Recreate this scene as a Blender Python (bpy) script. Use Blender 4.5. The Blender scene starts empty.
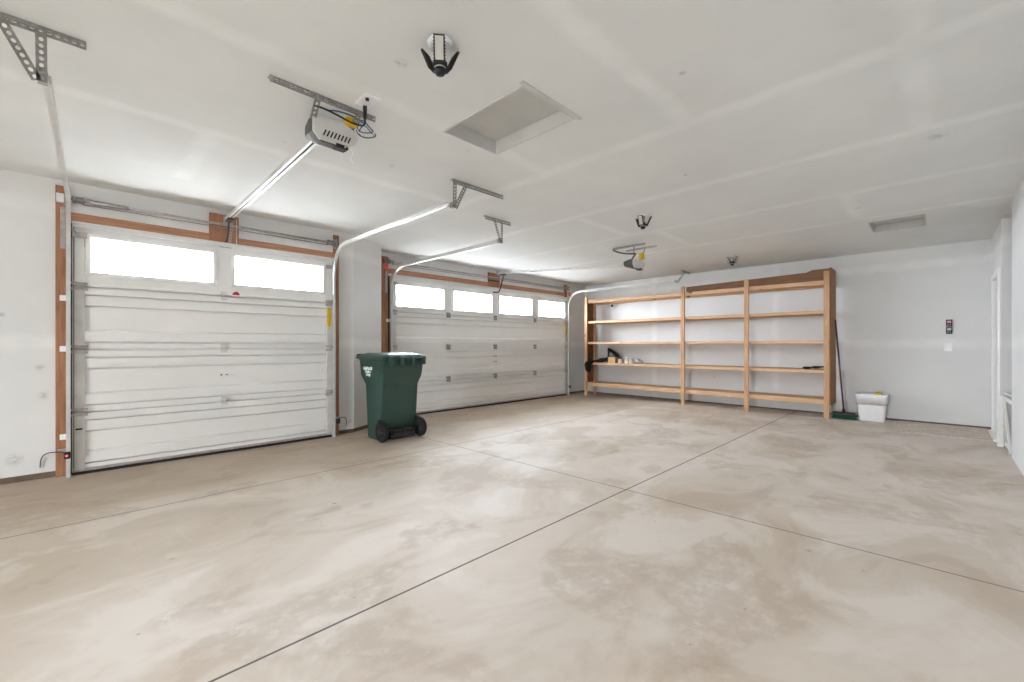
import bpy, bmesh, math, random
from mathutils import Vector, Matrix
random.seed(7)
C = bpy.context.scene.collection
V = Vector
PI = math.pi

# ------------------------------------------------------------------ materials
def srgb(r, g, b):
    def f(c):
        c /= 255.0
        return c / 12.92 if c <= 0.04045 else ((c + 0.055) / 1.055) ** 2.4
    return (f(r), f(g), f(b), 1.0)

class NT:
    """tiny node-graph helper"""
    def __init__(s, name):
        s.m = bpy.data.materials.new(name); s.m.use_nodes = True
        s.n = s.m.node_tree.nodes; s.l = s.m.node_tree.links
        s.b = s.n['Principled BSDF']
        s.tc = s.n.new('ShaderNodeTexCoord')
    def set(s, sock, v):
        if hasattr(v, 'is_output') or isinstance(v, bpy.types.NodeSocket): s.l.new(v, sock)
        else: sock.default_value = v
    def math(s, op, a, b=0.0, c=0.0, clamp=False):
        n = s.n.new('ShaderNodeMath'); n.operation = op; n.use_clamp = clamp
        s.set(n.inputs[0], a); s.set(n.inputs[1], b); s.set(n.inputs[2], c); return n.outputs[0]
    def mapr(s, v, a, b, c=0.0, d=1.0):
        n = s.n.new('ShaderNodeMapRange'); n.clamp = True
        for i, x in enumerate((v, a, b, c, d)): s.set(n.inputs[i], x)
        return n.outputs[0]
    def vec(s, src, scale=(1, 1, 1), rot=(0, 0, 0), loc=(0, 0, 0)):
        n = s.n.new('ShaderNodeMapping'); s.l.new(src, n.inputs[0])
        n.inputs['Scale'].default_value = scale; n.inputs['Rotation'].default_value = rot; n.inputs['Location'].default_value = loc
        return n.outputs[0]
    def noise(s, v, scale, detail=4, rough=0.55, dist=0.0):
        n = s.n.new('ShaderNodeTexNoise'); s.l.new(v, n.inputs['Vector'])
        n.inputs['Scale'].default_value = scale; n.inputs['Detail'].default_value = detail
        n.inputs['Roughness'].default_value = rough; n.inputs['Distortion'].default_value = dist
        return n.outputs['Fac']
    def voronoi(s, v, scale, feature='F1'):
        n = s.n.new('ShaderNodeTexVoronoi'); n.feature = feature; s.l.new(v, n.inputs['Vector'])
        n.inputs['Scale'].default_value = scale; return n.outputs['Distance']
    def mix(s, f, a, b, mode='MIX'):
        n = s.n.new('ShaderNodeMix'); n.data_type = 'RGBA'; n.blend_type = mode
        s.set(n.inputs[0], f); s.set(n.inputs[6], a); s.set(n.inputs[7], b); return n.outputs[2]
    def sep(s, v):
        n = s.n.new('ShaderNodeSeparateXYZ'); s.l.new(v, n.inputs[0]); return n.outputs
    def bump(s, h, strength, dist=0.01):
        n = s.n.new('ShaderNodeBump'); n.inputs['Strength'].default_value = strength; n.inputs['Distance'].default_value = dist
        s.l.new(h, n.inputs['Height']); s.l.new(n.outputs[0], s.b.inputs['Normal'])
    def col(s, c): s.set(s.b.inputs['Base Color'], c)

M = {}
def plain(name, rgb, rough=0.5, metal=0.0, var=0.06, nscale=18.0, bump=0.0, spec=None):
    t = NT(name); c = srgb(*rgb)
    f = t.noise(t.vec(t.tc.outputs['Object']), nscale, 3)
    d = tuple(max(0, x * (1 - var * 2)) for x in c[:3]) + (1,)
    l = tuple(min(1, x * (1 + var)) for x in c[:3]) + (1,)
    t.col(t.mix(t.mapr(f, .3, .7), d, l))
    t.b.inputs['Roughness'].default_value = rough; t.b.inputs['Metallic'].default_value = metal
    if spec is not None: t.b.inputs['Specular IOR Level'].default_value = spec
    if bump: t.bump(f, bump)
    M[name] = t.m; return t.m

def wood(name, light, dark, axis, knots=True, rough=0.65):
    t = NT(name); sc = [14, 14, 14]; sc[axis] = 0.9
    v = t.vec(t.tc.outputs['Object'], tuple(sc))
    g = t.noise(v, 3.2, 6, .6, .6)
    c = t.mix(t.mapr(g, .3, .72), srgb(*light), srgb(*dark))
    big = t.noise(t.vec(t.tc.outputs['Object'], (1.3, 1.3, 1.3)), 1.6, 2)
    c = t.mix(t.math('MULTIPLY', t.mapr(big, .35, .7), .35), c, srgb(*dark))
    if knots:
        s2 = [5, 5, 5]; s2[axis] = 2.4
        k = t.voronoi(t.vec(t.tc.outputs['Object'], tuple(s2)), 1.0)
        c = t.mix(t.mapr(k, .06, .13, .75, 0), c, srgb(78, 44, 26))
    t.col(c); t.b.inputs['Roughness'].default_value = rough
    t.bump(g, .15, .004); M[name] = t.m

wood('fir_up', (182, 132, 100), (134, 88, 62), 2)
wood('fir_along', (194, 146, 116), (156, 106, 78), 0)
wood('pine_up', (206, 168, 130), (174, 130, 94), 2)
wood('pine_along', (216, 182, 146), (192, 150, 112), 1)
wood('plywood_shaded', (150, 108, 76), (112, 76, 52), 1, knots=False)  # dark brown stands in for the shade under a top deck
wood('plywood_shelf', (206, 172, 134), (180, 142, 104), 1, knots=False)
wood('plywood_end', (168, 118, 78), (128, 84, 54), 2, knots=False)

t = NT('osb')
a = t.voronoi(t.vec(t.tc.outputs['Object'], (30, 12, 22), (0.4, 0.2, 0.9)), 1.3)
b = t.noise(t.tc.outputs['Object'], 26, 3)
t.col(t.mix(t.mapr(t.math('ADD', a, t.math('MULTIPLY', b, .6)), .35, 1.0), srgb(176, 124, 84), srgb(92, 56, 38)))
t.b.inputs['Roughness'].default_value = .8; M['osb'] = t.m

plain('door_white', (226, 225, 223), .42, var=.015, nscale=3)
plain('track_white', (222, 222, 220), .35, .25, var=.03)
plain('track_zinc', (214, 214, 212), .3, .55, var=.04)
plain('track_grey', (206, 208, 206), .4, .3, var=.04)
plain('galvanised', (186, 178, 178), .38, .75, var=.10, nscale=30)
plain('perforated_steel', (150, 149, 146), .45, .6, var=.10, nscale=40)
plain('stile_grey', (206, 206, 203), .45, .15, var=.06, nscale=9)
plain('dark_steel', (70, 68, 66), .45, .6, var=.1)
plain('black_plastic', (26, 25, 26), .5, var=.1)
plain('black_rubber', (20, 20, 21), .75, var=.1)
plain('black_cloth', (16, 16, 17), .9, var=.25, nscale=30, bump=.6)
plain('black_film', (14, 14, 15), .35, var=.25, nscale=22, bump=.8)
plain('bin_green', (40, 68, 60), .42, var=.07, nscale=5)
plain('lid_green', (46, 74, 66), .45, var=.06, nscale=7)
plain('wheel_brown', (58, 42, 40), .7, var=.1)
plain('white_paint', (232, 231, 228), .4, var=.02)
plain('white_plastic', (236, 237, 238), .35, var=.02)
plain('cream_paint', (222, 208, 176), .5, var=.06)
plain('opener_light', (206, 204, 200), .45, var=.03)
plain('opener_grey', (78, 76, 73), .5, var=.05)
plain('yellow', (226, 184, 20), .5, var=.05)
plain('sponge_yellow', (222, 190, 48), .85, var=.15, nscale=60, bump=.6)
plain('orange', (240, 106, 70), .6, var=.05)
plain('red', (196, 40, 44), .5, var=.05)
plain('pink_screen', (226, 150, 156), .4, var=.04)
plain('pale_button', (206, 198, 196), .5, var=.05)
plain('blue_wire', (64, 92, 124), .5, var=.1)
plain('white_wire', (228, 226, 222), .5, var=.02)
plain('cardboard', (202, 162, 118), .85, var=.06, nscale=10)
plain('broom_green', (24, 84, 58), .8, var=.3, nscale=90, bump=.7)
plain('handle_grey', (86, 78, 78), .5, .2, var=.08)
plain('tin_white', (226, 222, 216), .4, var=.03)
plain('tin_dark', (78, 66, 58), .5, var=.12)
plain('grey_film', (164, 160, 158), .4, var=.2, nscale=30, bump=.6)
plain('lamp_white', (196, 191, 185), .5, var=.02)
plain('curb_concrete', (112, 96, 82), .9, var=.14, nscale=14, bump=.3)
plain('driveway_concrete', (150, 148, 144), .9, var=.1, nscale=4)
plain('red_band', (196, 158, 150), .6, var=.1)
plain('seal_gap_black', (34, 30, 28), .8, var=.1)
plain('hatch_board_shaded', (198, 197, 194), .8, var=.03, nscale=6)  # darker than the ceiling: shade of the recess put into the colour
plain('lettering_white', (226, 236, 230), .6, var=.02)

t = NT('led_red'); t.b.inputs['Base Color'].default_value = srgb(255, 60, 60)
t.b.inputs['Emission Color'].default_value = srgb(255, 90, 90); t.b.inputs['Emission Strength'].default_value = .8; M['led_red'] = t.m

# window pane: clear thin glass
t = NT('pane_glass')
tr = t.n.new('ShaderNodeBsdfTransparent'); tr.inputs[0].default_value = (.96, .975, 1, 1)
gl = t.n.new('ShaderNodeBsdfGlossy'); gl.inputs['Roughness'].default_value = .05
mx = t.n.new('ShaderNodeMixShader'); mx.inputs[0].default_value = .06
t.l.new(tr.outputs[0], mx.inputs[1]); t.l.new(gl.outputs[0], mx.inputs[2])
t.l.new(mx.outputs[0], t.n['Material Output'].inputs[0]); M['pane_glass'] = t.m

# drywall: taped seams, smudges
def drywall(name, base, seams, spots=(), amt=.5):
    """seams: (axis, pos, other_axis, lo, hi) bands of joint compound"""
    t = NT(name); P = t.tc.outputs['Object']; xyz = t.sep(P)
    n = t.noise(P, 1.1, 4, .6); fine = t.noise(P, 60, 2)
    c = t.mix(t.mapr(n, .3, .7), srgb(*[x - 5 for x in base]), srgb(*[min(255, x + 4) for x in base]))
    wob = t.math('MULTIPLY', t.math('SUBTRACT', t.noise(P, 5, 3), .5), .10)
    acc = None
    for ax, pos, oa, lo, hi in seams:
        d = t.math('ABSOLUTE', t.math('SUBTRACT', t.math('ADD', xyz[ax], wob), pos))
        f = t.mapr(d, .03, .09, 1, 0)
        f = t.math('MULTIPLY', f, t.math('MULTIPLY', t.math('GREATER_THAN', xyz[oa], lo), t.math('LESS_THAN', xyz[oa], hi)))
        acc = f if acc is None else t.math('MAXIMUM', acc, f)
    if acc is not None:
        c = t.mix(t.math('MULTIPLY', acc, t.mapr(t.noise(P, 3, 3), .3, .7, .25 * amt, amt)), c, srgb(*[min(255, x + 17) for x in base]))
    for (p, r) in spots:
        vd = t.n.new('ShaderNodeVectorMath'); vd.operation = 'DISTANCE'; t.l.new(P, vd.inputs[0]); vd.inputs[1].default_value = p
        k = t.math('MULTIPLY', t.mapr(t.math('ADD', vd.outputs['Value'], t.math('MULTIPLY', fine, r * .5)), r * .4, r * 1.1, .38, 0), t.mapr(t.noise(P, 40, 3), .35, .6))
        c = t.mix(k, c, srgb(110, 104, 98))
    sm = t.voronoi(t.vec(P, (1.0, 1.0, 1.0), loc=(.3, .7, .2)), 1.7)
    c = t.mix(t.mapr(sm, .015, .045, .35, 0), c, srgb(128, 122, 116))
    t.col(c); t.b.inputs['Roughness'].default_value = .85; t.bump(fine, .06, .003)
    M[name] = t.m

drywall('ceiling_drywall', (221, 221.6, 220),
        [(1, 1.23, 0, -4, 2.95), (1, 2.46, 0, -4, 2.95), (1, 3.70, 0, -4, 2.95),
         (0, 2.95, 1, -3, 7), (0, 4.19, 1, -3, 7), (0, 5.43, 1, -3, 7), (0, 6.66, 1, -3, 7),
         (1, .10, 0, 2.0, 4.19), (1, 3.08, 0, 4.3, 5.43), (1, .70, 0, 5.43, 6.66), (1, 2.7, 0, 5.43, 6.66), (0, .7, 1, 3.7, 4.93)],
        [((1.24, 2.06, 2.71), .06), ((4.4, .03, 2.71), .10), ((6.1, .66, 2.71), .05), ((1.9, 3.3, 2.71), .05)], .65)
drywall('wall_drywall', (217, 217, 216),
        [(2, 1.22, 0, -4, 10), (2, 2.44, 0, -4, 10), (1, 2.2, 2, 0, 2.71), (1, 4.6, 2, 0, 2.71)],
        [((-.2, 5.74, 1.0), .05), ((-.18, 5.74, .75), .06), ((-.35, 5.74, .2), .08), ((2.66, 5.75, .16), .06), ((9.2, 3.3, .56), .05)], .75)

# concrete floor
t = NT('floor_concrete'); P = t.tc.outputs['Object']; xyz = t.sep(P)
n1 = t.noise(t.vec(P, (1, 1, 1), (0, 0, .6)), .55, 5, .55, .5)
n2 = t.noise(t.vec(P, (.8, 1.25, 1), (0, 0, .5)), 1.3, 7, .62, .7)
n3 = t.noise(t.vec(P, (1, 1, 1), loc=(4, 2, 0)), 9, 6, .7)
n4 = t.noise(t.vec(P, (1, 1, 1), loc=(1, 6, 0)), 1.1, 3, .5, .4)
c = t.mix(t.mapr(n1, .36, .60), srgb(197, 184, 168), srgb(214, 204, 193))
c = t.mix(t.mapr(n2, .50, .58, 0, .62), c, srgb(221, 213, 204))
c = t.mix(t.mapr(n2, .36, .45, .46, 0), c, srgb(176, 158, 139))
c = t.mix(t.math('MULTIPLY', t.mapr(n4, .55, .58, 0, .36), t.mapr(n3, .38, .52)), c, srgb(170, 152, 133))
c = t.mix(t.mapr(n3, .56, .74, 0, .22), c, srgb(182, 165, 146))
sp = t.voronoi(t.vec(P, (1, 1, 1)), 1.9)
c = t.mix(t.mapr(t.math('ADD', sp, t.math('MULTIPLY', n3, .05)), .045, .075, .55, 0), c, srgb(128, 112, 98))
sp2 = t.voronoi(t.vec(P, (1, 1, 1), loc=(7, 3, 0)), 5.5)
c = t.mix(t.mapr(sp2, .02, .05, .5, 0), c, srgb(120, 104, 92))
# trowel arcs / drips
ring = t.math('ABSOLUTE', t.math('SUBTRACT', t.voronoi(t.vec(P, (1, 1, 1), loc=(2, 9, 0)), .45), .55))
c = t.mix(t.math('MULTIPLY', t.mapr(ring, .004, .012, .5, 0), t.mapr(n1, .45, .6)), c, srgb(222, 214, 204))
# dirt band along the door aprons, with the shade near the doors painted in
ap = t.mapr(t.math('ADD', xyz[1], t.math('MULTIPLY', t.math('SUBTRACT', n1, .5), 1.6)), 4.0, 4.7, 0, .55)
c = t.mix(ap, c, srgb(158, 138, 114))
# sawn control joints
def joint(expr, w, strength):
    global c
    d = t.math('ABSOLUTE', expr)
    c = t.mix(t.mapr(d, w * .6, w, strength, 0), c, srgb(74, 62, 52))
wj = t.math('MULTIPLY', t.math('SUBTRACT', n3, .5), .004)
joint(t.math('SUBTRACT', xyz[1], t.math('ADD', t.math('MULTIPLY', xyz[0], .0035), t.math('ADD', wj, 1.853))), .0075, .92)
joint(t.math('SUBTRACT', xyz[1], t.math('ADD', t.math('MULTIPLY', xyz[0], .012), t.math('ADD', wj, 4.145))), .008, .7)
joint(t.math('SUBTRACT', xyz[0], t.math('ADD', t.math('MULTIPLY', xyz[1], -.010), t.math('ADD', wj, 3.248))), .0075, .70)
t.col(c)
t.set(t.b.inputs['Roughness'], t.mapr(n2, .3, .7, .62, .50))
t.b.inputs['Specular IOR Level'].default_value = .22
t.bump(n3, .10, .004); M['floor_concrete'] = t.m

t = NT('mat_fibre'); P = t.tc.outputs['Object']
a = t.noise(P, 38, 5, .7); b2 = t.noise(P, 5, 3)
cc = t.mix(t.mapr(a, .36, .64), srgb(180, 166, 150), srgb(224, 215, 202))
t.col(t.mix(t.mapr(b2, .4, .7, 0, .4), cc, srgb(166, 146, 128)))
t.b.inputs['Roughness'].default_value = .95; t.bump(a, .5, .006); M['mat_fibre'] = t.m

# ------------------------------------------------------------------ mesh helpers
ORG = {}
class MB:
    def __init__(s): s.bm = bmesh.new()
    def box(s, x0, x1, y0, y1, z0, z1, bev=0.0):
        t_ = bmesh.new()
        bmesh.ops.create_cube(t_, size=1)
        for v in t_.verts:
            v.co = V(((x0 + x1) / 2 + v.co.x * (x1 - x0), (y0 + y1) / 2 + v.co.y * (y1 - y0), (z0 + z1) / 2 + v.co.z * (z1 - z0)))
        if bev: bmesh.ops.bevel(t_, geom=t_.edges[:], offset=bev, segments=2, profile=.5, affect='EDGES')
        s.merge(t_); return s
    def merge(s, t_):
        me = bpy.data.meshes.new('tmp'); t_.to_mesh(me); t_.free(); s.bm.from_mesh(me); bpy.data.meshes.remove(me)
    def prism(s, pts, z0, z1, bev=0.0):
        t_ = bmesh.new()
        a_ = [t_.verts.new((x, y, z0)) for x, y in pts]; b_ = [t_.verts.new((x, y, z1)) for x, y in pts]; n = len(pts)
        t_.faces.new(a_[::-1]); t_.faces.new(b_)
        for i in range(n): t_.faces.new((a_[i], a_[(i + 1) % n], b_[(i + 1) % n], b_[i]))
        bmesh.ops.recalc_face_normals(t_, faces=t_.faces[:])
        if bev: bmesh.ops.bevel(t_, geom=t_.edges[:], offset=bev, segments=2, profile=.5, affect='EDGES')
        s.merge(t_); return s
    def extrude(s, pts, origin, u, w, d, bev=0.0):
        """profile pts (a,b) in plane origin+a*u+b*w, swept along vector d"""
        t_ = bmesh.new(); o, u, w, d = V(origin), V(u), V(w), V(d)
        a_ = [t_.verts.new(o + u * p + w * q) for p, q in pts]; b_ = [t_.verts.new(o + u * p + w * q + d) for p, q in pts]; n = len(pts)
        t_.faces.new(a_[::-1]); t_.faces.new(b_)
        for i in range(n): t_.faces.new((a_[i], a_[(i + 1) % n], b_[(i + 1) % n], b_[i]))
        bmesh.ops.recalc_face_normals(t_, faces=t_.faces[:])
        if bev: bmesh.ops.bevel(t_, geom=t_.edges[:], offset=bev, segments=2, profile=.5, affect='EDGES')
        s.merge(t_); return s
    def bar(s, p, q, w, h, up=(0, 0, 1), bev=0.0):
        p, q = V(p), V(q); d = q - p; L = d.length; d.normalize()
        up = V(up); side = d.cross(up)
        if side.length < 1e-4: side = d.cross(V((0, 1, 0)))
        side.normalize(); up = side.cross(d).normalized()
        return s.extrude([(-w / 2, -h / 2), (w / 2, -h / 2), (w / 2, h / 2), (-w / 2, h / 2)], p, side, up, q - p, bev)
    def tube(s, pts, r, seg=8, closed=False):
        pts = [V(p) for p in pts]; n = len(pts); rings = []
        prev = None
        for i, p in enumerate(pts):
            if i == 0: d = pts[1] - p
            elif i == n - 1: d = p - pts[i - 1]
            else: d = pts[i + 1] - pts[i - 1]
            d.normalize()
            if prev is None:
                a_ = d.cross(V((0, 0, 1)))
                if a_.length < 1e-3: a_ = d.cross(V((0, 1, 0)))
            else: a_ = prev - d * prev.dot(d)
            a_.normalize(); prev = a_; b_ = d.cross(a_)
            rr = r[i] if isinstance(r, (list, tuple)) else r
            rings.append([s.bm.verts.new(p + (a_ * math.cos(2 * PI * k / seg) + b_ * math.sin(2 * PI * k / seg)) * rr) for k in range(seg)])
        for i in range(n - 1):
            for k in range(seg):
                s.bm.faces.new((rings[i][k], rings[i][(k + 1) % seg], rings[i + 1][(k + 1) % seg], rings[i + 1][k])).smooth = True
        s.bm.faces.new(rings[0][::-1]); s.bm.faces.new(rings[-1]); return s
    def lathe(s, prof, c, axis=(0, 0, 1), seg=24):
        """prof: (radius, height) from bottom to top, along axis from c"""
        ax = V(axis).normalized(); a_ = ax.cross(V((1, 0, 0)))
        if a_.length < 1e-3: a_ = ax.cross(V((0, 1, 0)))
        a_.normalize(); b_ = ax.cross(a_); c = V(c); rings = []
        for r, h in prof:
            r = max(r, 1e-4)
            rings.append([s.bm.verts.new(c + ax * h + (a_ * math.cos(2 * PI * k / seg) + b_ * math.sin(2 * PI * k / seg)) * r) for k in range(seg)])
        for i in range(len(rings) - 1):
            for k in range(seg):
                s.bm.faces.new((rings[i][k], rings[i][(k + 1) % seg], rings[i + 1][(k + 1) % seg], rings[i + 1][k])).smooth = True
        s.bm.faces.new(rings[0][::-1]); s.bm.faces.new(rings[-1]); return s
    def loft(s, rings, cap=True, smooth=True):
        rs = [[s.bm.verts.new(p) for p in r] for r in rings]; n = len(rs[0])
        for i in range(len(rs) - 1):
            for k in range(n):
                s.bm.faces.new((rs[i][k], rs[i][(k + 1) % n], rs[i + 1][(k + 1) % n], rs[i + 1][k])).smooth = smooth
        if cap: s.bm.faces.new(rs[0][::-1]); s.bm.faces.new(rs[-1])
        return s
    def perf(s, p, q, wv, w, th=.003, pitch=.036, hole=.011):
        """flat steel strip from p to q, real round holes; wv = width direction"""
        p, q = V(p), V(q); d = q - p; L = d.length; d.normalize(); wv = V(wv)
        wv = (wv - d * wv.dot(d)).normalized(); nn = d.cross(wv)
        n = max(1, int(L / pitch)); cl = L / n; hx = min(hole * 1.25, cl * .38); hy = min(hole, w * .36)
        cache = {}
        def vt(a, b, t):
            k = (round(a, 5), round(b, 5), t)
            if k not in cache: cache[k] = s.bm.verts.new(p + d * a + wv * b + nn * (t * th - th / 2))
            return cache[k]
        for i in range(n):
            a0, a1, am = i * cl, (i + 1) * cl, (i + .5) * cl
            out = [(a0, -w / 2), (am, -w / 2), (a1, -w / 2), (a1, 0), (a1, w / 2), (am, w / 2), (a0, w / 2), (a0, 0)]
            inn = [(am + hx * math.cos(g), hy * math.sin(g)) for g in [PI * (1.25 + .25 * k) for k in range(8)]]
            for k in range(8):
                k2 = (k + 1) % 8
                s.bm.faces.new((vt(*out[k], 1), vt(*out[k2], 1), vt(*inn[k2], 1), vt(*inn[k], 1)))
                s.bm.faces.new((vt(*out[k2], 0), vt(*out[k], 0), vt(*inn[k], 0), vt(*inn[k2], 0)))
                s.bm.faces.new((vt(*inn[k], 1), vt(*inn[k2], 1), vt(*inn[k2], 0), vt(*inn[k], 0)))
                if k in (0, 1, 4, 5) or (i == n - 1 and k in (2, 3)) or (i == 0 and k in (6, 7)):
                    s.bm.faces.new((vt(*out[k], 0), vt(*out[k2], 0), vt(*out[k2], 1), vt(*out[k], 1)))
        return s
    def build(s, name, mat, parent=None, smooth=None, subsurf=0, kind=None, org=None):
        me = bpy.data.meshes.new(name)
        o_ = V(ORG[parent]) if parent is not None else V(org or (0, 0, 0))
        for v in s.bm.verts: v.co -= o_
        bmesh.ops.recalc_face_normals(s.bm, faces=s.bm.faces[:])
        if smooth is not None:
            for f in s.bm.faces: f.smooth = smooth
        s.bm.to_mesh(me); s.bm.free()
        ob = bpy.data.objects.new(name, me); C.objects.link(ob)
        me.materials.append(M[mat] if isinstance(mat, str) else mat)
        if parent is not None: ob.parent = parent
        else: ob.location = o_
        ORG[ob] = tuple(o_)
        if subsurf:
            md = ob.modifiers.new('sub', 'SUBSURF'); md.levels = subsurf; md.render_levels = subsurf
        if kind: ob['kind'] = kind
        return ob

def thing(name, label, cat, loc=(0, 0, 0), group=None):
    o = bpy.data.objects.new(name, None); C.objects.link(o); o.location = loc; ORG[o] = tuple(loc)
    o.empty_display_size = .1
    o['label'] = label; o['category'] = cat
    if group: o['group'] = group
    return o
def tag(o, label, cat, group=None):
    o['label'] = label; o['category'] = cat
    if group: o['group'] = group
    return o
def B(x0, x1, y0, y1, z0, z1, bev=0.0): return MB().box(x0, x1, y0, y1, z0, z1, bev)
def S(o): o['kind'] = 'structure'; return o
def bez(p0, p1, p2, p3, n=12):
    p0, p1, p2, p3 = map(V, (p0, p1, p2, p3)); r = []
    for i in range(n + 1):
        u = i / n; r.append(p0 * (1 - u) ** 3 + p1 * 3 * u * (1 - u) ** 2 + p2 * 3 * u * u * (1 - u) + p3 * u ** 3)
    return r
def rrect(x0, x1, y0, y1, r, z, n=4):
    pts = []
    for cx, cy, a0 in ((x1 - r, y1 - r, 0), (x0 + r, y1 - r, PI / 2), (x0 + r, y0 + r, PI), (x1 - r, y0 + r, 1.5 * PI)):
        for k in range(n + 1):
            a_ = a0 + PI / 2 * k / n; pts.append(V((cx + r * math.cos(a_), cy + r * math.sin(a_), z)))
    return pts

# ------------------------------------------------------------------ setting
ZC = 2.71
Y1, Y2 = 5.74, 6.46          # inner faces of the two door walls
XB = 9.20                    # shelf (back) wall
YR, YR2 = -.53, -.503         # right wall, near and far stretch
XR = -7.0                    # rear wall behind the camera
Dz = 2.33                    # door height

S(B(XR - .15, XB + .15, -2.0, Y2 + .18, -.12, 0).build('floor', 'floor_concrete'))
# ceiling with two recessed openings
hx0, hx1, hy0, hy1 = 1.84, 2.36, 1.73, 2.51
vx0, vx1, vy0, vy1 = 6.90, 7.58, .135, .655
m = MB(); X0, X1, YA, YB = XR - .15, XB + .15, -2.0, Y2 + .18
for (x0, x1, y0, y1) in ((X0, hx0, YA, YB), (hx0, hx1, YA, hy0), (hx0, hx1, hy1, YB), (hx1, vx0, YA, YB),
                         (vx0, vx1, YA, vy0), (vx0, vx1, vy1, YB), (vx1, X1, YA, YB)):
    m.box(x0, x1, y0, y1, ZC, ZC + .14)
S(m.build('ceiling', 'ceiling_drywall'))
# attic hatch and second recess: panel + trim as their own things
def hatch(label, x0, x1, y0, y1, trim):
    r = thing('attic_hatch', label, 'attic hatch', ((x0 + x1) / 2, (y0 + y1) / 2, ZC), group='recessed ceiling hatches')
    B(x0 - .02, x1 + .02, y0 - .02, y1 + .02, ZC + .095, ZC + .115).build('hatch_panel', 'hatch_board_shaded', r)
    f = MB(); w = .014
    if trim:
        f.box(x0 - .03, x1 + .03, y0 - .03, y0, ZC - .006, ZC)
    f.box(x0, x0 + w, y0, y1, ZC - .004, ZC + .094); f.box(x1 - w, x1, y0, y1, ZC - .004, ZC + .094)
    f.box(x0 + w, x1 - w, y0, y0 + w, ZC - .004, ZC + .094); f.box(x0 + w, x1 - w, y1 - w, y1, ZC - .004, ZC + .094)
    f.build('hatch_frame', 'hatch_board_shaded', r)
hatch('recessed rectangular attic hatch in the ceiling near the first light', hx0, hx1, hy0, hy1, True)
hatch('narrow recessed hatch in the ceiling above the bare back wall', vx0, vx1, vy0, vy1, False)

# door-side wall: straight run, flared pier, set-back second bay (drywall starts above a low curb)
zb = .055
m = MB()
d1a, d1b = .03, 2.38
d2a, d2b = 3.695, 8.295
m.box(XR, d1a, Y1, Y1 + .15, zb, ZC)
m.box(d1a, d1b, Y1, Y1 + .15, Dz - .03, ZC)
pier = [(d1b, Y1), (2.72, Y1), (3.30, 6.05), (3.30, Y2), (d2a, Y2), (d2a, Y2 + .15), (3.15, Y2 + .15), (3.15, 6.12), (2.66, Y1 + .15), (d1b, Y1 + .15)]
m.prism(pier, zb, ZC)
m.box(d2a, d2b, Y2, Y2 + .15, Dz - .03, ZC)
m.box(d2b, XB + .15, Y2, Y2 + .15, zb, ZC)
S(m.build('wall_left', 'wall_drywall'))
m = MB()
m.box(XR, d1a, Y1 + .01, Y1 + .15, 0, zb)
m.prism([(x, y + .012) for x, y in pier[:2]] + [(3.29, 6.06), (3.29, Y2 + .01), (d2a, Y2 + .01)] + pier[5:], 0, zb)
m.box(d2b, XB + .15, Y2 + .01, Y2 + .15, 0, zb)
S(m.build('baseboard_left', 'curb_concrete'))
S(B(XB, XB + .15, YR2 - .2, Y2, .03, ZC).build('wall_back', 'wall_drywall'))
S(B(XB + .01, XB + .15, YR2 - .2, Y2, 0, .03).build('baseboard_back', 'curb_concrete'))
# right wall: near stretch, gap, far stretch with the house door
dx0, dx1, dz1 = 8.06, 8.90, 2.08
m = MB(); m.box(XR, 7.06, YR - .15, YR, 0, ZC)
m.box(7.80, dx0, YR2 - .15, YR2, 0, ZC); m.box(dx0, dx1, YR2 - .2, YR2 - .1, 0, dz1); m.box(7.66, XB, -2.0, -1.9, 0, ZC); m.box(dx1, XB, YR2 - .15, YR2, 0, ZC); m.box(dx0, dx1, YR2 - .15, YR2, dz1, ZC)
m.box(6.9, 7.06, -1.9, YR - .15, 0, ZC); m.box(7.80, 7.96, -1.9, YR2 - .15, 0, ZC); m.box(6.9, 7.66, -2.0, -1.9, 0, ZC)
S(m.build('wall_right', 'wall_drywall'))
r = S(B(dx0 + .01, dx1 - .01, YR2 - .075, YR2 - .03, .012, dz1 - .01).build('door_1', 'white_paint'))
pm = MB()
for (z0, z1) in ((.2, .95), (1.1, 1.9)):
    for (x0, x1) in ((dx0 + .12, dx0 + .40), (dx0 + .49, dx0 + .77)): pm.box(x0, x1, YR2 - .035, YR2 - .022, z0, z1, .005)
pm.build('door_panel', 'white_paint', r)
m = MB(); m.box(dx0 - .07, dx0, YR2, YR2 + .018, 0, dz1 + .07); m.box(dx1, dx1 + .07, YR2, YR2 + .018, 0, dz1 + .07)
m.box(dx0, dx1, YR2, YR2 + .018, dz1, dz1 + .07)
S(m.build('trim_1', 'white_paint'))
S(B(dx0, dx1, YR2 - .098, YR2 + .05, 0, .03, .006).build('trim_2', 'white_paint'))
# unseen rear wall behind the camera, open doorway added to let in fill light
ry0, ry1, rz = .35, 1.60, 2.15
m = MB(); m.box(XR - .15, XR, YR, ry0, 0, ZC); m.box(XR - .15, XR, ry1, Y1 + .15, 0, ZC); m.box(XR - .15, XR, ry0, ry1, rz, ZC)
S(m.build('wall_rear', 'wall_drywall'))
m = MB(); m.box(-30, 40, Y2 + .18, 45, -.16, -.06); m.box(-30, XR - .15, -30, Y2 + .18, -.16, -.06)
S(m.build('ground', 'driveway_concrete'))

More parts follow.
